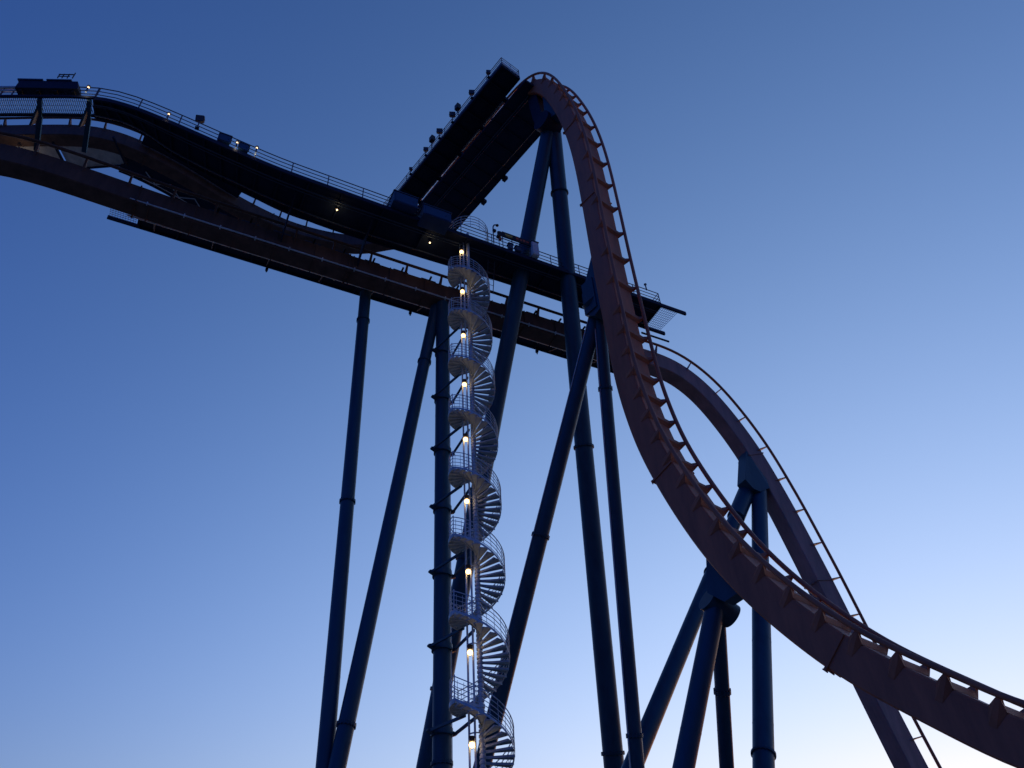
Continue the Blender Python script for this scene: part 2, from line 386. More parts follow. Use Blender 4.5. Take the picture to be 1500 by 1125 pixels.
for (u, n) in ((-12.05, 33.2), (-9.45, 32.15)):
    mb = MB()
    mb.bar(UN(u, n, 47.85), UN(u + .1, n + 1.5, 47.80), .24, .22); mb.bar(UN(u + .1, n + 1.2, 47.8), UN(u + .2, n + 3.2, 47.1), .26, .22)
    mb.plate([UN(u - .05, n + .5, 47.8), UN(u + .1, n + 1.5, 47.8), UN(u - .25, n + 1.6, 47.2)], BU * .12)
    part(mb, 'hanger_bracket', BLUE, gw)
# far catwalk
fw = thing('far_catwalk', UN(12, 38.8, 40), 'dark catwalk on the brake run far side with open frame at its left end', 'catwalk')
mb = MB(); mb.box(UN(13.0, 38.75, 46.9), BU * 18.6, BN * .9, UP * .05); mb.box(UN(13.0, 37.5, 46.72), BU * 17.5, BN * .36, UP * .04); part(mb, 'deck', NAVY, fw)
for n in (37.9, 39.62):
    mb = MB(); mb.bar(UN(-7.4, n, 46.83), UN(31.7, n, 46.83), .12, .3); part(mb, 'edge_beam', NAVY, fw)
for i in range(16):
    mb = MB(); mb.bar(UN(-5.5 + i * 2.45, 37.95, 46.75), UN(-5.5 + i * 2.45, 39.58, 46.75), .1, .16); part(mb, 'cross_beam', NAVY, fw)
railing(fw, [UN(-5.6, 39.65, 47), UN(31.6, 39.65, 47)], 1.1, 2.4)
for i in range(10):
    u = -4.5 + i * 3.7; mb = MB(); mb.plate([UN(u, 39.5, 46.66), UN(u, 38.0, 46.66), UN(u, 37.1, 45.9), UN(u, 37.1, 45.2)], BU * .07); part(mb, 'outrigger', NAVY, fw)
for i in range(3):
    mb = MB(); u = 3 + i * 10.6
    mb.box(UN(u, 39.72, 46.62), BU * .09, BN * .1, UP * .14); mb.tube([UN(u, 39.72, 46.3), UN(u, 39.72, 46.6)], .05, 8); part(mb, 'lug', NAVY, fw)
grating(fw, UN(-7.3, 38.2, 46.9), UN(-5.7, 38.2, 46.9), UN(-5.7, 39.5, 46.9), UN(-7.3, 39.5, 46.9), 10, 8, .016)
mb = MB(); mb.tube([UN(-7.5, 38.1, 46.7), UN(-3, 38.1, 46.7)], .04, 8); mb.tube([UN(-7.5, 37.4, 46.3), UN(-3.4, 37.4, 46.3)], .05, 8); part(mb, 'pipe', GALV, fw)

# the two platforms along the holding brake
def platform(name, m0, m1, d0, d1, z, label, rail_sides):
    pw = thing(name, DMZ((d0 + d1) / 2, (m0 + m1) / 2, 60), label, 'catwalk')
    mb = MB(); mb.box(DMZ((d0 + d1) / 2, (m0 + m1) / 2, z - .06), DD * (d1 - d0) / 2, DM * (m1 - m0) / 2, UP * .06); part(mb, 'deck', NAVY, pw)
    for m in (m0, m1):
        mb = MB(); mb.bar(DMZ(d0, m, z - .18), DMZ(d1, m, z - .18), .14, .42); part(mb, 'edge_beam', NAVY, pw)
    n = int((d1 - d0) / 1.6)
    for i in range(n + 1):
        mb = MB(); mb.bar(DMZ(d0 + .07 + (d1 - d0 - .14) * i / n, m0 + .08, z - .24), DMZ(d0 + .07 + (d1 - d0 - .14) * i / n, m1 - .08, z - .24), .12, .22); part(mb, 'cross_beam', NAVY, pw)
    for m in rail_sides: railing(pw, [DMZ(d0, m, z), DMZ(d1, m, z)], 1.1, 2.1)
    return pw
lp = platform('summit_catwalk', 23.05, 24.95, -43, -24.25, 68.0, 'dark catwalk sloping up leftmost along the summit with pale end railing', (23.05, 24.95))
mb = MB()
for z in (.38, .74, 1.1): mb.tube([DMZ(-24.25, 23.05, 68 + z), DMZ(-24.25, 24.95, 68 + z)], .03, 6)
for m in (23.05, 24, 24.95): mb.bar(DMZ(-24.25, m, 67.8), DMZ(-24.25, m, 69.1), .05)
part(mb, 'end_railing', GALV, lp)
mb = MB(); mb.box(DMZ(-24.22, 24.0, 68.12), DD * .02, DM * .95, UP * .13); mb.box(DMZ(-28, 23.02, 68.1), DD * 3.7, DM * .015, UP * .1); part(mb, 'kickplate', GALV, lp)
rp_ = thing('far_summit_catwalk', DMZ(-33, 27, 60), 'broad dark catwalk underside right of the pale pipe below the summit', 'catwalk')
PAN = [(-43, 24.95), (-23.6, 24.95), (-23.4, 27.1), (-26.3, 29.15), (-43, 29.3)]
mb = MB(); mb.plate([DMZ(d, m, 66.2) for d, m in PAN], UP * .08); part(mb, 'deck', NAVY, rp_)
for (a, b) in zip(PAN, PAN[1:]):
    if a != (-43, 29.3):
        mb = MB(); mb.bar(DMZ(a[0], a[1], 66.28), DMZ(b[0], b[1], 66.28), .1, .3); part(mb, 'edge_beam', NAVY, rp_)
for i in range(11):
    mb = MB(); mb.bar(DMZ(-42 + i * 1.55, 25.05, 66.1), DMZ(-42 + i * 1.55, 29.1, 66.1), .1, .12); part(mb, 'cross_beam', NAVY, rp_)
for m in (25.9, 26.1, 28.4):
    mb = MB(); mb.tube([DMZ(-42, m, 66.0), DMZ(-24.4 if m < 27 else -26.5, m, 66.0)], .04, 8); part(mb, 'conduit', RAILM, rp_)
railing(rp_, [DMZ(-26.3, 29.15, 66.4), DMZ(-43, 29.3, 66.4)], 1.1, 2.1)
for d in (-32.0, -35.2):
    mb = MB(); mb.box(DMZ(d, 29.4, 66.0), DD * .25, DM * .16, UP * .18); part(mb, 'lug', NAVY, rp_)
mb = MB(); mb.tube([DMZ(-40.5, 25.22, 68.0), DMZ(-26.6, 25.22, 68.0)], .12, 10); part(mb, 'brake_pipe', GALV, rp_)
mb = MB(); mb.tube([DMZ(-41, 25.5, 67.6), DMZ(-24.4, 25.5, 67.6)], .05, 8); mb.tube([DMZ(-41, 25.75, 67.6), DMZ(-24.4, 25.75, 67.6)], .05, 8)
for i in range(34):
    d = -40.6 + i * .42
    if not (i % 9 == 8): mb.bar(DMZ(d, 25.5, 67.6), DMZ(d + (.3 if i % 2 else 0), 25.75, 67.6), .16, .05)
part(mb, 'lattice', RAILM, rp_)
for i, d in enumerate((-39.9, -36.6, -33.3, -30.0, -26.6)):
    mb = MB(); mb.box(DMZ(d, 25.2, 67.9), DD * .16, DM * .3, UP * .22); part(mb, 'pipe_clamp', NAVY, rp_)

# equipment lumps along the summit catwalk railing
def floodlight(name, base, aim, label, cat='floodlight', group=None, h=1.5, lit=False, size=.34):
    t = thing(name, base, label, cat, group)
    mb = MB(); mb.tube([base, base + UP * h], .04, 8); mb.box(base + UP * .03, BU * .12, BN * .12, UP * .03); part(mb, 'pole', RAILM, t)
    c = base + UP * (h + size * .5); a = Vector(aim).normalized(); s = a.cross(UP).normalized(); u = s.cross(a)
    mb = MB(); mb.plate([c - a * .15 + s * (-size * .4) + u * (-size * .3), c - a * .15 + s * size * .4 + u * (-size * .3), c - a * .15 + s * size * .4 + u * size * .3, c - a * .15 + s * (-size * .4) + u * size * .3], a * .18)
    mb.box(c + a * .06, a * .1, s * size * .62, u * size * .5, .03); part(mb, 'housing', DARK, t)
    mb = MB(); mb.box(c + a * .17, a * .012, s * size * .54, u * size * .42); part(mb, 'lens', BULBD if lit else RAILM, t)
    mb = MB(); mb.bar(base + UP * (h - .02), c - s * size * .68, .03, .05); mb.bar(base + UP * (h - .02), c + s * size * .68, .03, .05); part(mb, 'yoke', RAILM, t)
    return t
tocam = Vector((.1, -.8, -.35))
for i, (d, h, sz, lab) in enumerate([(-37.9, .9, .35, 'small dark floodlight lowest on the sloping summit railing'),
        (-35.4, 1.0, .5, 'dark floodlight second from the bottom of the sloping summit railing'),
        (-33.2, 1.2, .62, 'dark floodlight third up the sloping summit railing'),
        (-31.2, 1.35, .62, 'tall dark floodlight just above the middle of the summit railing'),
        (-28.3, .95, .55, 'dark floodlight on the upper part of the summit railing'),
        (-25.9, .9, .42, 'small dark floodlight nearest the pale end railing of the summit')]):
    floodlight('floodlight', DMZ(d, 22.9, 68.0), tocam, lab, 'floodlight', 'floodlights along the summit railing', h * .8, False, sz * .72)
# loudspeakers on the summit railing
for i, (d, lab) in enumerate([(-34.3, 'black loudspeaker box lower of the two on the summit railing'), (-30.3, 'black loudspeaker box upper of the two on the summit railing')]):
    b = DMZ(d, 22.85, 68.9); t = thing('loudspeaker', b, lab, 'loudspeaker', 'loudspeakers on the summit railing')
    mb = MB(); mb.box(b + UP * .35, DD * .22, DM * .2, UP * .38, .04); part(mb, 'cabinet', DARK, t)
    mb = MB(); mb.tube([b + UP * .2 - DM * .205, b + UP * .2 - DM * .22], .15, 14); mb.tube([b + UP * .52 - DM * .205, b + UP * .52 - DM * .22], .08, 12); part(mb, 'driver', RAILM, t)
    mb = MB(); mb.bar(b - UP * .9, b, .06, .06); part(mb, 'bracket', RAILM, t)

# ------------------------------------------------------------------ support columns
def column(name, top, foot, r, label, flanges=(), group=None, mat=BLUE, cap=True, cable=None):
    top = Vector(top); foot = Vector(foot); ax = (top - foot).normalized()
    t = thing(name, (foot.x, foot.y, 0), label, 'support column', group)
    mb = MB(); mb.tube([foot + (top - foot) * k / 12 for k in range(13)], r, 28); part(mb, 'tube', mat, t)
    sm = MB(); nseg = max(2, int((top - foot).length / 5.5))
    for k in range(1, nseg): c = foot.lerp(top, (k + .15) / nseg); sm = MB(); sm.tube([c - ax * .022, c + ax * .022], r * 1.012, 28); part(sm, 'weld_seam', mat, t)
    if cable:
        side = ax.cross(Vector((foot.x, foot.y, 0)).normalized()).normalized(); near = (-Vector((foot.x, foot.y, 0)).normalized())
        o_ = (side * math.cos(cable[0]) + near * math.sin(cable[0])) * (r + .035); sm = MB()
        sm.tube([foot.lerp(top, k / 8) + o_ for k in range(9)], cable[1], 8); part(sm, 'cable', GALV, t)
    for k in flanges:
        c = foot + (top - foot) * k; mb = MB()
        mb.tube([c - ax * .06, c - ax * .008], r * 1.16, 28); mb.tube([c + ax * .008, c + ax * .06], r * 1.16, 28)
        ref = ax.cross(UP if abs(ax.z) < .98 else Vector((1, 0, 0))).normalized(); w = ax.cross(ref)
        for j in range(16):
            a = 2 * math.pi * j / 16; q = c + (ref * math.cos(a) + w * math.sin(a)) * r * 1.08
            mb.tube([q - ax * .11, q + ax * .11], .035, 6)
        part(mb, 'flange', mat, t)
    mb = MB(); f0 = Vector((foot.x, foot.y, 0))
    mb.box(f0 + UP * .2, Vector((r * 2.1, 0, 0)), Vector((0, r * 2.1, 0)), UP * .2, .05); part(mb, 'footing', CONC, t)
    mb = MB(); mb.box(f0 + UP * .43, Vector((r * 1.6, 0, 0)), Vector((0, r * 1.6, 0)), UP * .03); part(mb, 'base_plate', mat, t)
    return t
column('support_column', (4.47, 35.2, 60.4), (-10.39, 52.84, 0), .58, 'tall blue column leaning left from the summit passing behind the spiral staircase', (.337, .456), 'blue tubular support columns')
column('support_column', (4.8, 35.5, 60.0), (4.04, 55.49, 0), .60, 'tall blue column running down from the summit just right of its leaning partner', (.285, .581, .908), 'blue tubular support columns')
column('support_column', (5.49, 33.9, 37.6), (-8.07, 47.38, 0), .43, 'blue column slanting down left from the middle of the big drop', (.664,), 'blue tubular support columns', cable=(.5, .03))
column('support_column', (5.5, 33.9, 37.2), (4.09, 46.09, 0), .36, 'slim near upright blue column under the middle of the big drop', (.407, .874), 'blue tubular support columns', cable=(.7, .03))
column('support_column', (-9.7, 37.7, 44.9), (-9.39, 37.7, 0), .385, 'leftmost blue column standing under the left of the brake run', (.615, .939), 'blue tubular support columns')
column('support_column', (-4.95, 39.2, 44.6), (-10.5, 36.51, 0), .39, 'blue column slanting down left from the brake run between two upright columns', (.343, .875), 'blue tubular support columns')
column('stair_support_column', (-4.48, 39.0, 44.7), (-4.42, 39.0, 0), .445, 'upright blue column beside the spiral staircase carrying its brackets', (.309, .803), 'blue tubular support columns', cable=(2.9, .022))
column('support_column', (18.19, 51.8, 37.0), (7.05, 40.22, 0), .555, 'thick bright blue column below the second drop at the right', (.405, .958), 'blue tubular support columns')
column('support_column', (17.3, 51.45, 36.2), (-3.86, 38.84, 0), .50, 'blue column slanting down left behind the big drop from the second drop track', (.753, .895), 'blue tubular support columns')
column('support_column', (7.68, 31.5, 16.9), (0.83, 32.9, 0), .40, 'blue column leaning left below the curve at the foot of the big drop', (), 'blue tubular support columns')
column('support_column', (7.76, 31.9, 16.6), (7.39, 46.6, 0), .30, 'slim blue column with a bolted joint under the foot of the big drop', (.86,), 'blue tubular support columns')

# saddle brackets joining columns to track
def saddle(name, pts, th, label, mat=BLUE, extra=None):
    t = thing(name, pts[0], label, 'bracket')
    for q in pts[1]:
        mb = MB(); mb.plate(q, th); part(mb, 'plate', mat, t)
    if extra: part(extra, 'collar', mat, t)
    return t
# under the crest
f = DAT(23.0)
t = thing('summit_saddle', DMZ(-23.6, 26.5, 60), 'dark blue bracket joining the two tall columns to the summit track', 'bracket')
mb = MB()
mb.sweep([(DMZ(-24.2, 26.5, 66.1), -DM, DD), (DMZ(-23.9, 26.5, 62.5), -DM, DD), (DMZ(-23.5, 26.5, 60.0), -DM, DD)], [(-.45, -.5), (.45, -.5), (.45, .5), (-.45, .5)])
part(mb, 'web', NAVY, t)
mb = MB(); mb.tube([DMZ(-23.2, 25.7, 60.3), DMZ(-23.2, 27.3, 60.3)], .85, 24); part(mb, 'collar', NAVY, t)
mb = MB(); mb.plate([DMZ(-22.9, 26.5, 65.0), DMZ(-21.9, 26.5, 61.0), DMZ(-21.7, 26.5, 59.6), DMZ(-23.0, 26.5, 60.2)], DM * 1.0); part(mb, 'gusset', BLUE, t)
# mid drop
t = thing('drop_saddle', DMZ(-21.2, 26.5, 38), 'blue wedge bracket holding the middle of the big drop to its columns', 'bracket')
mb = MB(); mb.plate([DMZ(-20.95, 26.5, 41.2), DMZ(-20.95, 26.5, 36.6), DMZ(-21.5, 26.5, 36.4), DMZ(-22.2, 26.5, 37.0), DMZ(-22.2, 26.5, 38.8)], DM * 1.15); part(mb, 'wedge', BLUE, t)
mb = MB(); mb.tube([DMZ(-21.75, 26.0, 38.0), DMZ(-21.75, 27.0, 37.2)], .58, 22); part(mb, 'collar', BLUE, t)
mb = MB()
for s_ in (-1, 1): mb.box(DMZ(-21.6, 26.5 + s_ * .62, 38.2), DD * .45, DM * .04, UP * 1.3)
part(mb, 'side_plate', BLUE, t)
# foot of drop
t = thing('lower_saddle', (7.75, 31.4, 16), 'dark blue drum bracket under the curve at the foot of the big drop', 'bracket')
mb = MB()
mb.tube([Vector((7.35, 31.35, 17.15)), Vector((8.35, 31.95, 16.55))], .52, 24); part(mb, 'drum', BLUE, t)
mb = MB(); mb.plate([DMZ(-17.9, 26.35, 18.9), DMZ(-16.6, 26.35, 16.6), DMZ(-17.6, 26.35, 16.5), DMZ(-18.3, 26.35, 17.2)], DM * .6); part(mb, 'wedge', BLUE, t)
# second drop
t = thing('second_drop_saddle', UN(40.6, 36.0, 36), 'grey blue wedge bracket joining the second drop track to the right columns', 'bracket')
mb = MB(); mb.plate([UN(39.45, 36.4, 38.4), UN(40.6, 36.4, 36.4), UN(40.55, 36.3, 35.2), UN(39.5, 36.3, 34.6), UN(38.9, 36.3, 34.7), UN(38.35, 36.3, 35.4)], BN * .95); part(mb, 'wedge', BLUE, t)
T5, F5 = Vector((17.3, 51.45, 36.2)), Vector((-3.86, 38.84, 0))
mb = MB(); mb.tube([F5.lerp(T5, .895), F5.lerp(T5, .93), F5.lerp(T5, .985)], .62, 24); part(mb, 'sleeve', BLUE, t)
mb = MB(); mb.sphere(Vector((18.19, 51.8, 37.0)), .6, 20, 12); part(mb, 'cap', BLUE, t)
# ------------------------------------------------------------------ spiral staircase
SC = Vector((-2.37, 35.92, 0)); SR = 1.33; TURN = 4.1; L0 = 15.2 - TURN * 3 - .02
NT = 18; RISE = TURN / (NT + 1); LH = R(38); ST = (2 * math.pi - 2 * LH) / NT
def pol(a, r, z): return SC + Vector((math.cos(a) * r, math.sin(a) * r, z))
stair = thing('spiral_staircase', SC, 'tall galvanised spiral staircase with round landings and warm lamps winding up beside the upright column', 'staircase')
levels = [L0 + TURN * k for k in range(11)]        # landings
mb = MB(); mb.tube([SC + UP * z for z in (0, 12, 24, 36, 48.4)], .11, 16); part(mb, 'centre_pole', GALV, stair)
mb = MB()
cc = [Vector((-2.92, 35.93, 0)), Vector((-2.66, 35.80, 0))]
for c in cc: mb.tube([c + UP * z for z in (0, 16, 32, 47.4)], .05, 10)
for z in range(2, 47, 2): mb.bar(cc[0] + UP * z, cc[1] + UP * z, .03, .06); mb.bar(cc[1] + UP * z, SC + UP * z, .03, .05)
part(mb, 'conduit', GALV, stair)
def tread_mesh(mb, a0, z):
    n = 3; w0 = .10; aw = ST * 1.12; rows = []
    for r_, k in ((.11, 1.0), (.7, 1), (SR, 1)):
        half = max(aw / 2, .075 / r_ if r_ < .3 else 0)
        rows.append([pol(a0 - half, r_, z), pol(a0 + half, r_, z)])
    for i in range(2):
        vs = [rows[i][0], rows[i + 1][0], rows[i + 1][1], rows[i][1]]
        mb.add(vs + [v - UP * .03 for v in vs], [(0, 1, 2, 3), (7, 6, 5, 4), (0, 4, 5, 1), (1, 5, 6, 2), (2, 6, 7, 3), (3, 7, 4, 0)])
    mb.bar(pol(a0 + aw / 2, .12, z - .045), pol(a0 + aw / 2, SR, z - .045), .022, .09)
    mb.bar(pol(a0 - aw / 2, .12, z - .045), pol(a0 - aw / 2, SR, z - .045), .022, .09)
    mb.tube([pol(a0, .0, z - .09), pol(a0, 0, z + .02)], .15, 10)
def landing_arc(n=8, a0=math.pi + LH, a1=math.pi - LH): return [a0 + (a1 - a0) * i / n for i in range(n + 1)]
treads = []
for k, z0 in enumerate([levels[0] - TURN] + levels[:-1]):
    for j in range(NT):
        a = math.pi - LH - ST * (j + .5); z = z0 + RISE * (j + 1)
        if z > .1: treads.append((k, a, z))
vis = [t_ for t_ in treads if t_[2] > 9.5]
rest = MB()
nind = 0
for k, a, z in treads:
    if 12.0 < z < 47 and nind < 100 and not (math.sin(a) > .55 and math.cos(a) < -.2):
        mb = MB(); tread_mesh(mb, a, z); part(mb, 'tread', STEEL, stair); nind += 1
    else: tread_mesh(rest, a, z)
tag(part(rest, 'treads', STEEL, stair), kind='stuff')
for k, z in enumerate(levels):
    mb = MB(); arc = landing_arc(10)
    mb.plate([pol(a, .1, z) for a in arc[::5]][::-1] + [pol(a, SR + .06, z) for a in arc], UP * .035)
    for a in arc[::2]: mb.bar(pol(a, .12, z - .08), pol(a, SR + .05, z - .08), .04, .12)
    for a, b in zip(arc, arc[1:]): mb.bar(pol(a, SR + .065, z - .04), pol(b, SR + .065, z - .04), .03, .22)
    mb.tube([pol(0, 0, z - .13), pol(0, 0, z + .03)], .17, 12)
    part(mb, 'landing', GALV, stair)
# railings: landing guards and helical guards, one part per turn
for k in range(len(levels)):
    z = levels[k]
    mb = MB(); arc = landing_arc(12)
    for h, rr in ((1.07, .024), (.86, .017), (.64, .017), (.42, .017), (.2, .017)): mb.tube([pol(a, SR + .04, z + h) for a in arc], rr, 7)
    for a in arc[::2]: mb.bar(pol(a, SR + .04, z), pol(a, SR + .04, z + 1.07), .03, .03)
    mb.bar(pol(arc[0], SR + .04, z - .1), pol(arc[0], SR + .04, z + 2.1) if False else pol(arc[0], SR + .04, z + 1.1), .045, .045)
    part(mb, 'landing_guard', GALV, stair)
for k, z0 in enumerate([levels[0] - TURN] + levels[:-1]):
    mb = MB(); pts = []
    for j in range(0, NT * 2 + 3):
        a = math.pi - LH - ST * NT * j / (NT * 2 + 2); z = z0 + RISE * (NT + 1) * j / (NT * 2 + 2)
        pts.append((a, z))
    for h, rr in ((1.02, .024), (.8, .017), (.58, .017), (.36, .017), (.14, .017)):
        q = [pol(a, SR + .03, z + h) for a, z in pts if z + h > .1]
        if len(q) > 1: mb.tube(q, rr, 7)
    for i in range(NT):
        a = math.pi - LH - ST * (i + .5); z = z0 + RISE * (i + 1)
        if z > 0: mb.bar(pol(a, SR + .03, z - .05), pol(a, SR + .03, z + 1.0), .02, .02)
    # outer stringer
    q = [pol(a, SR + .02, z + .02) for a, z in pts if z > -.05]
    for a, b in zip(q, q[1:]): mb.bar(a, b, .012, .10)
    part(mb, 'stair_guard', GALV, stair)
# top cage above the catwalk deck
mb = MB(); zt = levels[-1] if levels[-1] < 47.6 else levels[-2]
arc = [2 * math.pi * i / 28 for i in range(29)]
for h in (1.1, .8, .5, .2): mb.tube([pol(a, SR + .12, 47.45 + h) for a in arc], .022, 7)
for a in arc[::2]: mb.bar(pol(a, SR + .12, 47.3), pol(a, SR + .12, 48.55), .026, .026)
part(mb, 'top_cage', GALV, stair)

# brackets between the column and the landings
CCOL = Vector((-4.45, 39.0, 0)); dirc = (SC - CCOL).normalized(); per = Vector((-dirc.y, dirc.x, 0))
order = ['lowest visible', 'second lowest', 'third lowest', 'fourth lowest', 'middle', 'fourth highest', 'third highest', 'second highest', 'highest']
bi = 0
for k, z in enumerate(levels[:-1]):
    if k < 2: lab = None
    c = CCOL + UP * (z + .02)
    nm = ['bracket beneath the bottom landing', 'bracket beneath the second landing'][k] if k < 2 else '%s of the V shaped brackets tying a landing to the upright column' % order[min(8, k - 2)]
    t = thing('stair_bracket', c, nm, 'bracket', 'brackets between the column and the landings')
    mb = MB(); mb.tube([c - UP * .16, c + UP * .16], .53, 28); part(mb, 'clamp', BLUE, t)
    for s_ in (-1, 1):
        e = c + per * s_ * .66
        mb = MB(); mb.plate([c + per * s_ * .5 - UP * .14, e + per * s_ * .12 - UP * .02, e + per * s_ * .12 + UP * .06, c + per * s_ * .5 + UP * .14], dirc * .2)
        mb.bar(e, SC + per * s_ * .28 - dirc * .95 + UP * (z - .16), .10, .13); part(mb, 'arm', BLUE, t)

# lamps on the stair, one per turn
for i in range(9):
    z = 13.42 + 4.1 * i + (.0 if i else .05)
    b = Vector((-2.80, 35.72, z))
    lab = ('lowest glowing warm lamp on the spiral staircase', 'second glowing lamp from the bottom of the staircase', 'third glowing lamp from the bottom of the staircase', 'fourth glowing lamp from the bottom of the staircase',
           'middle one of the nine glowing staircase lamps', 'fourth glowing lamp from the top of the staircase', 'third glowing lamp from the top of the staircase', 'second glowing lamp from the top of the staircase',
           'topmost glowing staircase lamp just under the catwalk')[i]
    t = thing('stair_lamp', b, lab, 'lamp', 'warm lamps on the spiral staircase')
    mb = MB(); mb.sphere(b, .13, 14, 10, 1.0); part(mb, 'globe', BULB, t)
    mb = MB(); mb.tube([b + UP * .15, b + UP * .30], .10, 12); mb.tube([b + UP * .3, b + UP * .34], .13, 12)
    mb.bar(b + UP * .25, b + UP * .25 + Vector((0, .16, 0)), .04, .04)
    for a in (0, 1.57, 3.14, 4.71):
        q = Vector((math.cos(a), math.sin(a), 0)) * .15
        mb.bar(b + q * .8 + UP * .3, b + q - UP * .0, .008, .008); mb.bar(b + q, b - UP * .2, .008, .008)
    part(mb, 'cage', DARK, t)
    ld = bpy.data.lights.new('stair_lamp_light', 'POINT'); ld.energy = (.9, 1.1, .8, 1.0, .75, 1.05, .85, 1.1, .95)[i]; ld.color = (1, .66, .34); ld.shadow_soft_size = .12
    lo = bpy.data.objects.new('stair_lamp_light', ld); COL.objects.link(lo); lo.location = (0, -.22, -.05); lo.parent = t
# lamps along the catwalks
def jar(name, p, lab, lit=True, en=1.5, aim=None):
    t = thing(name, p, lab, 'lamp', 'small lamps along the catwalk')
    mb = MB(); mb.sphere(p + UP * .18, .06, 12, 8, 1.1); part(mb, 'globe', BULBD if lit else WHITE, t)
    mb = MB(); mb.tube([p - UP * .35, p + UP * .12], .05, 10); part(mb, 'holder', RAILM, t)
    mb = MB(); mb.tube([p + UP * .25, p + UP * .32], .11, 12); part(mb, 'hood', RAILM, t)
    if lit:
        ld = bpy.data.lights.new('catwalk_lamp_light', 'POINT'); ld.energy = en; ld.color = (1, .8, .55); ld.shadow_soft_size = .1
        lo = bpy.data.objects.new('catwalk_lamp_light', ld); COL.objects.link(lo); lo.location = (0, 0, -.45); lo.parent = t
jar('catwalk_lamp', UN(-9.75, 31.9, 48.5), 'lit lamp at the left end of the solid catwalk beside the equipment housing')
jar('catwalk_lamp', UN(-5.2, 31.78, 48.5), 'lit lamp on the humped part of the catwalk railing')
jar('catwalk_lamp', UN(-1.0, 31.8, 48.1), 'lit lamp in front of the small blue boxes on the catwalk')
jar('catwalk_lamp', UN(0.2, 31.85, 48.35), 'lit lamp just right of the small blue boxes on the catwalk')
jar('catwalk_lamp', UN(22.9, 31.95, 48.55), 'pale unlit lamp on the railing between the tall columns and the drop', False)
jar('catwalk_lamp', UN(29.8, 31.95, 48.6), 'pale unlit lamp on the railing right of the big drop', False)
jar('catwalk_lamp', Vector((-40.4, 36.3, 65.0)), 'lit lamp at the left end of the pale walkway plates', True, 5)
# underdeck lamps washing the beams
for (u, n, z, lab, e) in ((6.0, 33.2, 46.9, 'small lamp under the catwalk deck left of the blue motor boxes', 1.6), (12.6, 33.3, 46.9, 'small lamp under the catwalk deck beside the staircase top', 1.8)):
    p = UN(u, n, z); t = thing('underdeck_lamp', p, lab, 'lamp', 'small lamps under the catwalk deck')
    mb = MB(); mb.tube([p + UP * .02, p + UP * .2], .07, 10); part(mb, 'holder', DARK, t)
    mb = MB(); mb.sphere(p, .055, 10, 8); part(mb, 'globe', BULBD, t)
    ld = bpy.data.lights.new('underdeck_light', 'POINT'); ld.energy = e; ld.color = (1, .75, .42); ld.shadow_soft_size = .08
    lo = bpy.data.objects.new('underdeck_light', ld); COL.objects.link(lo); lo.location = (0, 0, -.15); lo.parent = t

# ------------------------------------------------------------------ things standing on the catwalk
def cabinet(name, c, hx, hy, hz, lab, cat='equipment box', group=None, mat=BOXB, ax=BU, ay=BN):
    t = thing(name, c, lab, cat, group)
    mb = MB(); mb.box(c + UP * hz, ax * hx, ay * hy, UP * hz, .04); part(mb, 'body', mat, t)
    mb = MB(); mb.box(c + UP * hz - ay * (hy + .012), ax * hx * .86, ay * .012, UP * hz * .84); mb.box(c + UP * hz - ay * (hy + .035) + ax * hx * .6, ax * .02, ay * .012, UP * .09); part(mb, 'door', mat, t)
    mb = MB(); mb.box(c + UP * (hz * 2 + .03), ax * (hx + .05), ay * (hy + .05), UP * .03); part(mb, 'lid', RAILM, t)
    return t
cabinet('motor_box', UN(10.1, 31.9, 47.45), .85, .55, .55, 'blue motor box on the catwalk where the summit walkway meets it')
cabinet('motor_box', UN(12.3, 31.75, 46.9), 1.0, .6, .5, 'blue motor box beside the top of the spiral staircase')
cabinet('junction_box', UN(-1.75, 31.95, 47.9), .35, .22, .35, 'small blue junction box on the catwalk left of a lit lamp')
cabinet('junction_box', UN(-0.55, 31.98, 47.75), .3, .22, .32, 'small blue junction box between two lit lamps on the catwalk')
# equipment housing, upper left
t = thing('equipment_housing', UN(-11.8, 32.9, 48.2), 'long dark housing with two lids over the slatted catwalk at the upper left', 'equipment housing')
hx = (UN(-10.1, 32.25, 0) - UN(-13.4, 33.65, 0)); hl = hx.length / 2; hx.normalize(); hy = Vector((-hx.y, hx.x, 0)); hc = UN(-11.75, 32.95, 48.75)
mb = MB(); mb.plate([hc - hx * hl - UP * .42, hc + hx * hl - UP * .42, hc + hx * (hl - .25) + UP * .42, hc - hx * hl + UP * .42], hy * .6); part(mb, 'body', NAVY, t)
for k in (-1, 0):
    mb = MB(); mb.box(hc + hx * (-.95 + 1.65 * (k + 1) - .25) + UP * .5, hx * .72, hy * .36, UP * .05); part(mb, 'lid', BOXB, t)
mb = MB()
for k in range(4): mb.box(hc + hx * (-1.5 + k) - UP * .50, hx * .08, hy * .2, UP * .07)
part(mb, 'foot', DARK, t)
mb = MB()
q = hc + hx * .85 + UP * .5 + (hy if hy.dot(BN) < 0 else -hy) * .45
for k in (-.45, -.2, .1, .4): mb.bar(q + hx * k, q + hx * k + UP * (.5 if k < .3 else .65), .045, .045)
mb.bar(q - hx * .5 + UP * .42, q + hx * .35 + UP * .45, .05, .05); mb.bar(q - hx * .5 + UP * .2, q + hx * .2 + UP * .22, .04, .04); part(mb, 'antenna_frame', DARK, t)
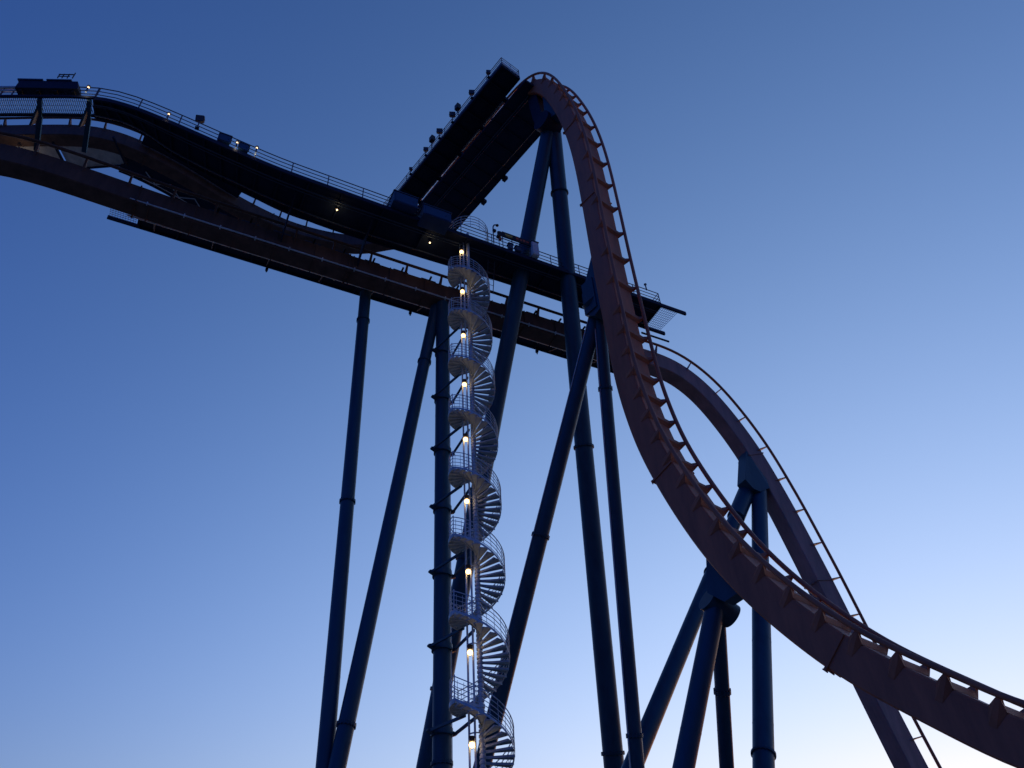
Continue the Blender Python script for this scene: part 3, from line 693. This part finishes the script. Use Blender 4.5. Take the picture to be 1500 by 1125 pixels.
# pipes left of the housing
t = thing('pipe_run', UN(-15.5, 34.8, 48.7), 'pale twin pipes running off the left edge of the picture', 'pipes')
for z, r_ in ((48.95, .09), (48.6, .07)):
    mb = MB(); mb.tube([UN(-13.5, 33.75, z), UN(-15.2, 34.55, z), UN(-19, 36.6, z), UN(-22, 38.3, z)], r_, 10); part(mb, 'pipe', GALV, t)
mb = MB()
for u, n in ((-14.2, 34.1), (-17, 35.5), (-20.5, 37.4)): mb.bar(UN(u, n, 48.0), UN(u, n, 49.0), .06, .06)
part(mb, 'pipe_stand', DARK, t)
floodlight('floodlight', UN(-3.45, 31.8, 48.3), Vector((.2, -.9, -.5)), 'dark floodlight head above the humped catwalk railing', 'floodlight', None, .85, False, .42)
# curved-neck lamp and round horn near the stair top
t = thing('gooseneck_lamp', UN(16.9, 32.0, 47.4), 'dark hooked lamp post right of the staircase top', 'lamp')
b = UN(16.9, 32.0, 47.5); mb = MB()
mb.tube([b, b + UP * 1.55], .04, 8); mb.tube([b + UP * 1.55, b + UP * 1.9 + BU * .02, b + UP * 2.15 + BU * .12, b + UP * 2.25 + BU * .3], .05, 8); part(mb, 'pole', RAILM, t)
mb = MB(); mb.sphere(b + UP * 2.22 + BU * .36, .12, 12, 8, .8); mb.sphere(b + UP * 1.45 + BU * .1, .15, 12, 8); part(mb, 'head', DARK, t)
t = thing('round_horn', UN(17.4, 31.9, 47.4), 'round dark warning horn on the railing left of the sign board', 'horn')
b = UN(17.35, 31.95, 48.55); mb = MB(); mb.tube([b + BN * .1, b - BN * .05, b - BN * .18], .12, 16, True, .27); part(mb, 'bell', DARK, t)
mb = MB(); mb.box(b + BN * .14, BU * .13, BN * .1, UP * .13, .02); mb.bar(b - UP * 1.1 + BN * .1, b + BN * .1, .05, .05); part(mb, 'mount', RAILM, t)
mb = MB(); mb.box(b - UP * .42 + BU * .04, BU * .1, BN * .07, UP * .09, .02); part(mb, 'beacon', ORA, t)
# sign board
t = thing('sign_board', UN(18.6, 31.95, 47.4), 'long dark board with worn yellow and red marks on the catwalk railing', 'sign')
b = UN(18.7, 31.9, 48.75)
mb = MB(); mb.box(b, BU * 1.15, BN * .05, UP * .28, .015); part(mb, 'panel', DARK, t)
mb = MB(); mb.box(b - BN * .058 - BU * .65, BU * .30, BN * .006, UP * .09); mb.box(b - BN * .058 - BU * .62 - UP * .16, BU * .22, BN * .006, UP * .03); part(mb, 'yellow_mark', YEL, t)
mb = MB()
for k in range(4): mb.box(b - BN * .058 + BU * (.05 + k * .27), BU * .1, BN * .006, UP * (.10 if k % 2 else .13))
part(mb, 'red_mark', ORA, t)
mb = MB()
for k in (-1.1, -.35, .4, 1.1): mb.bar(b + BU * k - UP * 1.35 + BN * .07, b + BU * k + UP * .26 + BN * .07, .06, .06)
part(mb, 'post', RAILM, t)
cabinet('control_box', UN(18.25, 32.1, 47.5), .16, .14, .28, 'small control box low under the left part of the sign board', 'equipment box', 'control boxes under the sign board', RAILM)
cabinet('control_box', UN(18.85, 32.1, 47.6), .2, .14, .22, 'wider control box under the middle of the sign board', 'equipment box', 'control boxes under the sign board', RAILM)
cabinet('pale_cabinet', UN(20.1, 31.9, 47.45), .26, .22, .72, 'tall pale grey cabinet at the right end of the sign board', 'equipment box', None, GALV)
# hanging cables/ladder below the near catwalk
t = thing('access_ladder', UN(18, 34.2, 44.5), 'thin access ladder hanging under the catwalk right of the staircase', 'ladder')
for k in (0, .5):
    mb = MB(); mb.tube([UN(17.0 + k, 33.2, 47.1), UN(17.6 + k, 34.9, 45.7)], .03, 8); part(mb, 'stile', RAILM, t)
for i in range(6):
    k = (i + .5) / 6; mb = MB(); a = UN(17.0, 33.2, 47.1).lerp(UN(17.6, 34.9, 45.7), k); mb.tube([a, a + BU * .5], .018, 6); part(mb, 'rung', RAILM, t)

# ------------------------------------------------------------------ world, sun
SUN_EL, SUN_AZ = 0.88, 24.75
w = bpy.data.worlds.new('World'); scene.world = w; w.use_nodes = True
nt = w.node_tree; bg = nt.nodes['Background']; N_ = nt.nodes.new; LK = nt.links.new
s = N_('ShaderNodeTexSky'); s.sky_type = 'NISHITA'; s.sun_disc = False
s.sun_elevation = R(SUN_EL); s.sun_rotation = R(SUN_AZ); s.air_density = 1.79; s.dust_density = .04; s.ozone_density = 3.44
# dusk air above the afterglow: the sky thins to deep blue away from the sun, by direction in the world
tc = N_('ShaderNodeTexCoord')
def dot(v):
    d = N_('ShaderNodeVectorMath'); d.operation = 'DOT_PRODUCT'; LK(tc.outputs['Generated'], d.inputs[0]); d.inputs[1].default_value = v; return d.outputs['Value']
dz = dot((0, 0, 1)); ds = dot((math.sin(R(SUN_AZ)), math.cos(R(SUN_AZ)), 0))
sp = N_('ShaderNodeSeparateColor'); LK(s.outputs[0], sp.inputs[0]); cb = N_('ShaderNodeCombineColor')
K0, KZ, KS = (-1.135, -0.700, 0.200), (0.17, 0.11, -0.287), (1.88, 1.13, 0.255)
def mth(op, a, b):
    m = N_('ShaderNodeMath'); m.operation = op
    for i_, v in enumerate((a, b)):
        if isinstance(v, (int, float)): m.inputs[i_].default_value = v
        else: LK(v, m.inputs[i_])
    return m.outputs[0]
G0 = math.log(1 / (.15 * 2 ** 1.3))
for k in range(3):
    e_ = mth('ADD', mth('ADD', mth('MULTIPLY', dz, KZ[k]), mth('MULTIPLY', ds, KS[k])), K0[k] + G0)
    LK(mth('MULTIPLY', mth('POWER', math.e, e_), sp.outputs[k]), cb.inputs[k])
LK(cb.outputs[0], bg.inputs[0]); bg.inputs[1].default_value = .15
sd = bpy.data.lights.new('sun', 'SUN'); sd.energy = .06; sd.angle = R(.5); sd.color = (1, .72, .48)
so = bpy.data.objects.new('sun', sd); COL.objects.link(so)
sdir = Vector((math.sin(R(SUN_AZ)) * math.cos(R(SUN_EL)), math.cos(R(SUN_AZ)) * math.cos(R(SUN_EL)), math.sin(R(SUN_EL))))
so.rotation_euler = sdir.to_track_quat('Z', 'Y').to_euler(); so.location = (0, 0, 100)

# ------------------------------------------------------------------ camera
cx, cy, F = 652. - 750., 562.5 + 770., 1200.
Z_ = Vector((cx, cy, -F)).normalized(); f_ = Vector((0, 0, -1)); Y_ = (f_ - Z_ * f_.dot(Z_)).normalized(); X_ = Y_.cross(Z_)
cam = bpy.data.cameras.new('camera'); co = bpy.data.objects.new('camera', cam); COL.objects.link(co); scene.camera = co
M_ = Matrix((X_, Y_, Z_)).to_4x4(); M_.translation = Vector((0, 0, 1.6)); co.matrix_world = M_
cam.sensor_width = 36; cam.lens = 28.8; cam.clip_start = .1; cam.clip_end = 6000

scene.view_settings.view_transform = 'Standard'; scene.view_settings.look = 'None'; scene.view_settings.gamma = 1
scene.view_settings.exposure = 1.3
scene.cycles.use_denoising = True
